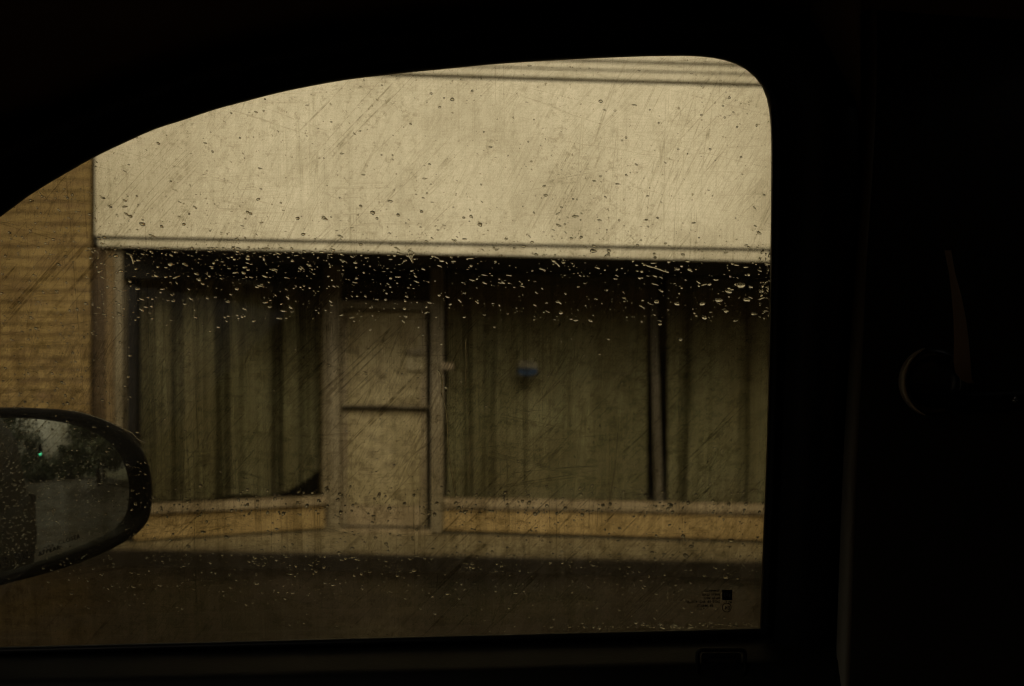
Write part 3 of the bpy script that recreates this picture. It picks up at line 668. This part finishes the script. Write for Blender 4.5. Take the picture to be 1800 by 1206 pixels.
def bulge(v):
    d = v - cen; return v - MN * (d.length_squared / (2 * RC))
mir = thing('side_mirror', 'x', 'x', (0, 0, 0)); del mir['category']; mir['label'] = 'black door mirror beaded with rain'; mir.parent = car
rows = [[bulge(cen + (v - cen) * (k / 26 * 1.02)) for v in pin] for k in range(1, 27)]
vs = [cen] + [v for r_ in rows for v in r_]; N = len(pin)
fs = [(0, 1 + j, 1 + (j + 1) % N) for j in range(N)] + [(1 + i * N + j, 1 + (i + 1) * N + j, 1 + (i + 1) * N + (j + 1) % N, 1 + i * N + (j + 1) % N) for i in range(25) for j in range(N)]
mg = mesh('mirror_glass', vs, fs, 'mirror', mir, True)
rows = []
for f, h in ((0, -0.012), (0, 0.004), (0.12, 0.008), (0.45, 0.010), (0.8, 0.007), (1.0, 0.0), (1.03, -0.012)):
    rows.append([a + (b - a) * f + MN * h for a, b in zip(pin, pout)])
po = rows[-1]; pc_ = sum(po, Vector()) / len(po)
for h, s in ((-.03, 1.0), (-.055, .95), (-.078, .82), (-.092, .6), (-.098, .3), (-.10, .02)):
    rows.append([pc_ + (v - pc_) * s + MN * h for v in po])
loft('mirror_shell', rows, 'housing', mir, closed=True)
tube('mirror_arm', [MP(-140, 1010) - MN * .05, MP(-190, 1050) - MN * .02, Vector((-.70, .84, ZE - .22)), Vector((-.74, .80, ZE - .22))], [.03, .032, .04, .045], 'housing', mir, 14)
def lettering(name, body, at, size, u, v, nrm, mat, parent, align='RIGHT', mirror=False, spacing=1.0):
    c = bpy.data.curves.new(name, 'FONT'); c.body = body; c.size = size; c.align_x = align; c.extrude = 0.00008; c.offset = size * (0.02 if mirror else 0.0); c.space_character = spacing
    c.resolution_u = 3; c.materials.append(M[mat])
    tmp = bpy.data.objects.new('tmp', c); COL.objects.link(tmp); dg = bpy.context.evaluated_depsgraph_get(); dg.update()
    me = bpy.data.meshes.new_from_object(tmp.evaluated_get(dg)); bpy.data.objects.remove(tmp)
    o = bpy.data.objects.new(name, me); COL.objects.link(o)
    uu = -u if mirror else u; nn = -nrm if mirror else nrm
    m_ = Matrix((uu, v, nn)).transposed().to_4x4(); m_.translation = at
    o.parent = parent; o.matrix_basis = m_; o.matrix_parent_inverse = parent.matrix_world.inverted(); return o
ang = R(9); tu = (MU * math.cos(ang) + MV * math.sin(ang)).normalized(); tv = MN.cross(tu).normalized()
for body, px, py in (('OBJECTS  IN  MIRROR  ARE  CLOSER', 143, 946), ('THAN  THEY  APPEAR', 108, 965.5)):
    lettering('lettering', body, bulge(MP(px, py)) + MN * 0.0006, 0.0064, tu, tv, MN, 'ink', mir, 'RIGHT', spacing=1.12)
# glazing mark printed on the window, reading backwards from inside
gu, gv = GU, GV
def gm(px, py): return G(px, py, 0.0019)
for body, px, py, s in (('TEMPERED', 1265, 1040.5, .0026), ('SAFETY  GLASS', 1266, 1047, .0022), ('SOLAR  M210', 1266, 1053, .0022), ('DOT 18  AS2  43R-00', 1266, 1060, .0030), ('E4  M40T2', 1254, 1067, .0030), ('T H I', 1239, 1073, .0028)):
    lettering('lettering', body, gm(px, py), s, gu, gv, GN, 'ink', glass, 'LEFT', True)
def gpoly(name, pts, mat, h=0.0019, dep=0.0001):
    a = [G(x, y, h) for x, y in pts]; b = [v - GN * dep for v in a]; k = len(a)
    inv = GM.inverted(); vs = [inv @ v for v in a + b]
    o = mesh(name, vs, [tuple(range(k)), tuple(range(2 * k - 1, k - 1, -1))] + [(i, (i + 1) % k, k + (i + 1) % k, k + i) for i in range(k)], mat)
    o.parent = glass; return o
gpoly('maker_emblem', [(1269.5, 1037), (1287, 1037), (1287, 1055), (1269.5, 1055)], 'ink')
for q in ([(1273, 1042), (1275, 1042), (1275, 1049), (1273, 1049)], [(1277, 1042), (1279, 1042), (1279, 1048), (1277, 1048)], [(1281, 1044), (1284, 1044), (1284, 1050), (1281, 1050)]): gpoly('emblem_stroke', q, 'inkpale', 0.0017)
lettering('lettering', 'AS 2', gm(1286.5, 1060.5), .0026, gu, gv, GN, 'ink', glass, 'LEFT', True)
rr = []
for rad in (8.4, 7.2): rr.append([(1277.5 + rad * math.cos(2 * math.pi * k / 36), 1068 + rad * math.sin(2 * math.pi * k / 36)) for k in range(36)])
inv = GM.inverted(); o = loft('approval_ring', [[inv @ G(x, y, .0019) for x, y in r_] for r_ in rr] + [[inv @ G(x, y, .0017) for x, y in r_] for r_ in rr[::-1]], 'ink', None, closed=True); o.parent = glass
lettering('lettering', 'E4', gm(1283.2, 1071.5), .0042, gu, gv, GN, 'ink', glass, 'LEFT', True)

# ------------------------------------------------------------------ rain on the glass
def cap(vs, fs, c, u, v, nrm, a, b, ang, h, rg, nseg=12, tail=0.0):
    """one drop: wobbly dome on the glass, flat back; a, b half axes, tail pulls one end out"""
    u2 = u * math.cos(ang) + v * math.sin(ang); v2 = v * math.cos(ang) - u * math.sin(ang)
    wob = [1 + rg.uniform(-0.16, 0.16) for _ in range(nseg)]
    base = len(vs); prof = ((1.0, 0.0), (0.90, 0.42), (0.66, 0.78), (0.34, 0.96))
    for fr, hh in prof:
        for k in range(nseg):
            t = 2 * math.pi * k / nseg; ww = 1 + (wob[k] - 1) * fr
            x = a * fr * math.cos(t) * ww; y = b * fr * math.sin(t) * ww
            if tail and x > 0: y *= 1 - tail * (x / a) ; x *= 1 + tail
            vs.append(c + u2 * x + v2 * y + nrm * (h * hh))
    vs.append(c + nrm * h); top = len(vs) - 1; vs.append(c); bot = top + 1
    for i in range(3):
        for k in range(nseg):
            q = (k + 1) % nseg; fs.append((base + i * nseg + k, base + i * nseg + q, base + (i + 1) * nseg + q, base + (i + 1) * nseg + k))
    for k in range(nseg):
        q = (k + 1) % nseg; fs.append((base + 3 * nseg + k, base + 3 * nseg + q, top)); fs.append((base + q, base + k, bot))
def inside(x, y, poly):
    c = False; j = len(poly) - 1
    for i in range(len(poly)):
        xi, yi = poly[i]; xj, yj = poly[j]
        if (yi > y) != (yj > y) and x < (xj - xi) * (y - yi) / (yj - yi) + xi: c = not c
        j = i
    return c
wpoly = [(x, y) for x, y in ins]
rg = random.Random(21)
PXM = 0.78 / F
vs, fs = [], []
clump = [(rg.uniform(0, 1350), rg.uniform(100, 1100)) for _ in range(160)]
def scatter(n, x0, x1, y0, y1, rmin, rmax, elong, tailp=0.2, ang=-16, bias=None, clumpy=0.3, keep=None):
    k = 0; tries = 0
    while k < n and tries < n * 30:
        tries += 1
        x = rg.uniform(x0, x1); fy = rg.random()
        if bias: fy = fy ** bias
        y = y0 + (y1 - y0) * fy
        if clumpy and rg.random() < clumpy:
            cx_, cy_ = rg.choice(clump)
            if x0 < cx_ < x1 and y0 < cy_ < y1: x = cx_ + rg.gauss(0, 16); y = cy_ + rg.gauss(0, 8)
        if keep and not keep(x, y): continue
        if not inside(x, y, wpoly): continue
        r_ = (rmin + (rmax - rmin) * rg.random() ** 3.0) * PXM
        el = 1 + elong * rg.random() ** 2; tl = rg.uniform(0.2, 0.7) if rg.random() < tailp else 0
        cap(vs, fs, G(x, y, 0.0062), GU, GV, GN, r_ * el, r_ / el ** 0.5, R(ang + rg.gauss(0, 16)), r_ / el ** 0.5 * rg.uniform(0.6, 1.05), rg, 10, tl)
        k += 1
soff = lambda x: 433 + 0.0228 * (x - 180)
scatter(1150, 150, 1350, 436, 565, 0.7, 3.1, 1.5, 0.35, bias=1.8, keep=lambda x, y: y > soff(x) - 4 and (rg.random() < 1.15 - 0.55 * max(0, (x - 150) / 1200)))
scatter(340, 60, 1345, 340, 450, 0.8, 3.0, 1.6, 0.3, bias=0.6)
scatter(260, 60, 1345, 100, 360, 0.7, 2.2, 1.2, 0.2)
scatter(420, 0, 230, 330, 720, 0.8, 3.0, 1.0, 0.25, ang=-30)
scatter(420, 225, 1345, 530, 860, 0.6, 2.4, 0.5, 0.1)
scatter(520, 230, 1345, 850, 905, 0.8, 3.6, 0.3, 0.05, ang=60, bias=0.7)
scatter(420, 255, 1345, 895, 985, 0.7, 2.5, 0.7, 0.2)
scatter(700, 100, 1345, 975, 1045, 0.6, 2.5, 1.2, 0.2, bias=1.4)
scatter(230, 0, 1345, 1020, 1110, 0.6, 2.1, 1.2, 0.2)
scatter(240, 0, 265, 715, 1020, 0.7, 2.4, 1.0, 0.2, keep=lambda x, y: inside(x, y, go))
scatter(80, 0, 1345, 1092, 1104, 1.0, 3.6, 1.0, 0.2, keep=lambda x, y: y > sy(x) - 12)
scatter(60, 1335, 1353, 440, 560, 1.0, 3.2, 0.6, 0.2, ang=80, clumpy=0)
rd = mesh('raindrops', vs, fs, 'water', None, True); tag(rd, 'countless fine raindrops beaded over the outside of the car window', 'raindrops', kind='stuff')
# larger drops one can pick out
zones = {
 'a': ('dark squashed raindrop on the window in front of the bright fascia', 'larger raindrops over the bright fascia',
       [(655, 374, 4.2), (634, 362, 2.8), (700, 378, 3.2), (741, 372, 3), (844, 395, 4.4), (250, 394, 4.0), (229, 380, 3), (284, 398, 2.8), (435, 373, 3.2), (523, 384, 3.4), (687, 430, 3), (1042, 441, 4.5), (1070, 441, 3.5), (1282, 172, 3), (1056, 178, 3.4), (868, 436, 2.8), (634, 430, 3.2), (830, 160, 2.8), (795, 175, 3.4), (278, 252, 2.8)]),
 'b': ('pale gleaming raindrop on the window in front of the dark soffit', 'larger raindrops over the dark soffit',
       [(299, 465, 5.2), (241, 508, 5), (228, 495, 4), (274, 485, 4), (304, 529, 4), (295, 528, 3.4), (430, 470, 4), (435, 455, 4), (428, 480, 3.6), (350, 492, 3.8), (416, 508, 4), (203, 450, 4.6), (212, 477, 4), (1302, 502, 7), (1294, 500, 4), (1280, 512, 6), (1263, 528, 5.5), (1312, 527, 5.5), (1234, 534, 5.5), (1238, 558, 5.5), (1190, 534, 5), (1276, 547, 5), (1316, 483, 4.5), (1325, 552, 5.5), (1212, 474, 4.2), (1191, 473, 4.2), (1154, 530, 4.4), (1247, 500, 4.5), (1328, 552, 4), (1160, 570, 4.4), (1196, 597, 4.4), (1067, 510, 3.6), (986, 550, 4.2), (1124, 489, 3.4)]),
 'c': ('dark raindrop on the window in front of the ochre base wall and pavement', 'larger raindrops over the pavement',
       [(660, 945, 3.8), (679, 956, 3.2), (619, 964, 3.6), (596, 972, 3.8), (732, 931, 3.4), (1201, 942, 4.2), (1215, 960, 4), (1285, 950, 4.4), (1205, 976, 4), (1167, 974, 3.4), (1146, 971, 3), (357, 935, 3.8), (331, 960, 3.2), (398, 944, 3.2), (486, 930, 3), (627, 983, 3.8), (607, 982, 3.8)]),
 'd': ('pale raindrop low on the window in front of the dark road', 'larger raindrops over the road',
       [(728, 1003, 4.2), (635, 1009, 4), (569, 997, 3.6), (555, 1005, 3.6), (698, 1012, 3.4), (786, 1044, 3.4), (520, 995, 3.4), (1275, 1015, 4.2), (1238, 1012, 3.8), (1258, 1070, 3.8), (1216, 1076, 3.4), (1273, 1086, 3.6), (1118, 1095, 3.4), (1180, 1101, 3.6), (882, 995, 4), (832, 998, 3.6), (760, 1048, 3.0)]),
}
for lab, grp, lst in zones.values():
    for (x, y, r_) in lst:
        v_, f_ = [], []; c = G(x, y, 0.0063); r_ *= PXM * rg.uniform(0.78, 0.98)
        cap(v_, f_, Vector(), GU, GV, GN, r_ * rg.uniform(1.0, 1.35), r_ * rg.uniform(0.75, 1.0), R(-12 + rg.gauss(0, 10)), r_ * rg.uniform(0.7, 1.0), rg, 16, rg.choice((0, 0, 0.3)))
        o = mesh('raindrop', v_, f_, 'water', None, True); o.location = c; tag(o, lab, 'raindrop', grp)
# trickles
def trickle(pts, rad, label):
    v_, f_ = [], []; c = curve_pts(pts, 34); rows = []
    for i, (x, y) in enumerate(c):
        k = 6; a = Vector(c[min(i + 1, 33)]) - Vector(c[max(i - 1, 0)]); a = a.normalized(); sx_, sy_ = -a.y, a.x
        wr = rad * (0.6 + 0.4 * math.sin(i * 1.7) ** 2) * (0.2 if i in (0, 33) else 1)
        rows.append([G(x + sx_ * wr * math.cos(math.pi * q / (k - 1)), y + sy_ * wr * math.cos(math.pi * q / (k - 1)), 0.0062) + GN * (wr * PXM * 0.7 * math.sin(math.pi * q / (k - 1))) for q in range(k)])
    o = loft('water_trickle', rows, 'water', None, closed=True, smooth=True); tag(o, label, 'trickle')
trickle([(768, 650), (774, 657), (777, 672), (776, 690), (780, 706), (784, 722), (786, 748), (788, 790), (794, 830), (800, 862), (803, 874)], 1.7, 'thin trickle of water wandering down beside the right door jamb')
trickle([(818, 600), (819, 640), (817, 700), (823, 722), (824, 760), (825, 810), (824, 850)], 1.1, 'faint straight trickle of water right of the wandering one')
trickle([(720, 440), (718, 447), (722, 455), (726, 462), (724, 452), (730, 444)], 1.8, 'short forked smear of water crossing the lower edge of the fascia')
trickle([(1128, 462), (1140, 468), (1152, 471), (1166, 476), (1176, 479)], 2.0, 'slanting smear of water under the right end of the fascia')
trickle([(226, 445), (230, 450), (233, 457), (235, 464)], 1.8, 'short slanting smear of water at the top left of the soffit')
trickle([(118, 719), (150, 727), (180, 737), (205, 748), (230, 760), (243, 772), (256, 778)], 0.7, 'long thin smear of water above the rim of the door mirror')
# drops on the mirror itself
vs, fs = [], []
for _ in range(1600):
    x, y = rg.uniform(-120, 250), rg.uniform(735, 1010)
    if not inside(x, y, gi): continue
    r_ = rg.uniform(0.45, 1.35) * 1.0 / F
    cap(vs, fs, bulge(MP(x, y)) + MN * 0.0003, MU, MV, MN, r_ * rg.uniform(1, 1.6), r_, R(rg.gauss(0, 25)), r_ * 0.6, rg, 8)
md = mesh('mirror_raindrops', vs, fs, 'water', None, True); tag(md, 'fine raindrops beaded over the glass of the door mirror', 'raindrops', kind='stuff')

# ------------------------------------------------------------------ behind the car, as the mirror shows it
def tree(x, y, h, cr, seed, label, mat='leaf_dark', n=9000, leaf=0.16, low=0.25):
    r_ = random.Random(seed); z0 = gz(x) - 0.02
    t = thing('tree', label, 'tree', (x, y, z0)); base = Vector((x, y, z0))
    top = base + Vector((r_.uniform(-.4, .4), r_.uniform(-.4, .4), h * .72))
    tr = tube('trunk', [base, base.lerp(top, .3) + Vector((r_.uniform(-.15, .15), 0, 0)), base.lerp(top, .65), top], [h * .035, h * .027, h * .018, h * .007], 'bark', t, 10)
    cl = []
    for k in range(9):
        a = r_.uniform(0, 6.28); f = r_.uniform(low + .05, .75); s = base.lerp(top, f); L = cr * r_.uniform(.5, .95)
        e_ = s + Vector((math.cos(a) * L, math.sin(a) * L, h * r_.uniform(.05, .22)))
        tube('limb', [s, s.lerp(e_, .5) + Vector((0, 0, .2)), e_], [h * .012, h * .008, h * .003], 'bark', tr, 6); cl.append((e_, cr * r_.uniform(.30, .5)))
    for k in range(26):
        a = r_.uniform(0, 6.28); q = r_.random() ** .5; z = r_.uniform(low, 1.0); wd = math.sin(min(1, (1.02 - z) / .75) * math.pi * .55) ** .8
        cl.append((base + Vector((math.cos(a) * q * cr * wd, math.sin(a) * q * cr * wd, z * h)), cr * r_.uniform(.16, .36)))
    vs, fs = [], []
    for i in range(n):
        c, rad = r_.choice(cl); d = Vector((r_.gauss(0, 1), r_.gauss(0, 1), r_.gauss(0, .8))).normalized() * rad * r_.random() ** .4
        p = c + d; u = Vector((r_.gauss(0, 1), r_.gauss(0, 1), r_.gauss(0, 1))).normalized(); v = u.orthogonal().normalized(); s = leaf * r_.uniform(.6, 1.3)
        k = len(vs); vs += [p - u * s, p + v * s * .45, p + u * s, p - v * s * .45]; fs.append((k, k + 1, k + 2, k + 3))
    me = bpy.data.meshes.new('crown'); me.from_pydata([tuple(v) for v in vs], [], fs); me.update(); link('crown', me, mat, t)
    return t
tree(34, -5.6, 10, 5.0, 1, 'tall dark tree leaning over the left side of the mirror reflection', n=11000)
tree(70, -5.5, 12, 6.0, 2, 'dark tree farther along the left verge in the mirror', 'leaf_dark', 9000, .24)
tree(44, 7.0, 10, 3.3, 4, 'olive street tree standing right of the mirror sky gap', 'leaf_olive', 12000, .18, .18)
tree(62, 10.2, 13, 5.0, 3, 'broad leafy tree behind the olive one in the mirror', 'leaf_olive', 12000, .24, .10)
tree(112, 6, 7.5, 5.5, 5, 'distant tree closing the road behind the green signal', 'leaf_dark', 10000, .3, .03)
tree(114, -3, 7, 5.5, 6, 'low distant tree beyond the left end of the road', 'leaf_dark', 10000, .3, .03)
tree(112, 15, 11, 6.5, 8, 'far tall tree at the right end of the reflected road', 'leaf_dark', 10000, .3, .03)
# neighbouring buildings further up the pavement
b2 = thing('building', 'brown brick building past the far end of the storefront in the mirror', 'building', (23, 12, gz(12)))
box('wall', (16.1, 9.4, -1.2), (34, 16, 6.5), 'brickwall', b2)
for i in range(5):
    x = 18 + i * 3.2
    f = box('window', (x, 9.34, 0.5), (x + 1.7, 9.44, 2.3), 'greyframe', b2, 0.01); box('pane', (x + .1, 9.32, 0.6), (x + 1.6, 9.345, 2.2), 'rubber', f)
    f = box('window', (x, 9.34, 3.6), (x + 1.7, 9.44, 5.2), 'greyframe', b2, 0.01); box('pane', (x + .1, 9.32, 3.7), (x + 1.6, 9.345, 5.1), 'rubber', f)
b3 = thing('building', 'unseen building across the street behind the car, sized to block sky reflections', 'building', (4, -13, 0))
box('wall', (-22, -20, -1.2), (62, -12.5, 6.6), 'redbrickwall', b3)  # unseen; height and length chosen to block sky reflections in the panes
for i in range(20):
    x = -19 + i * 3.9
    f = box('window', (x, -12.52, 0.6), (x + 2.3, -12.44, 2.7), 'greyframe', b3, 0.01); box('pane', (x + .1, -12.45, 0.7), (x + 2.2, -12.425, 2.6), 'rubber', f)
# traffic signal showing green
def emis(name, c, s):
    m = bpy.data.materials.new(name); m.use_nodes = True; p = m.node_tree.nodes['Principled BSDF']; p.inputs['Emission Color'].default_value = (*c, 1); p.inputs['Emission Strength'].default_value = s
    p.inputs['Base Color'].default_value = (*c, 1); M[name] = m
emis('green_lamp', (0.12, 1.0, 0.62), 2.6); emis('red_lamp', (1.0, 0.05, 0.02), 2.5)
def signal(x, y, z, px_, lamp, label):
    t = thing('traffic_light', label, 'traffic light', (x, px_, gz(x) - .13))
    tube('pole', [(x, px_, gz(x) - .13), (x, px_, z + 1.2)], [.11, .08], 'steel', t, 12)
    tube('arm', [(x, px_, z + 1.1), (x, (px_ + y) / 2, z + 1.2), (x, y, z + 1.2)], [.07, .05, .03], 'steel', t, 10)
    hd = box('signal_head', (x - .13, y - .2, z - .24), (x + .13, y + .2, z + .92), 'housing', t, 0.03)
    for k, zz in enumerate((z, z + .34, z + .68)):
        on = {'green_lamp': 0, 'red_lamp': 2}[lamp] == k
        tube('lens', [(x - .131, y, zz), (x - .17, y, zz), (x - .18, y, zz)], [.14, .14, .02], lamp if on else 'rubber', hd, 20)
        tube('visor', [(x - .131, y, zz), (x - .3, y, zz)], [.155, .155], 'housing', hd, 16)
signal(45.0, 0.5, 3.3, -8.6, 'green_lamp', 'traffic signal showing green above the road in the mirror reflection')
signal(54.0, 5.0, 2.9, 8.9, 'red_lamp', 'dim traffic signal showing red to the right of the green one')
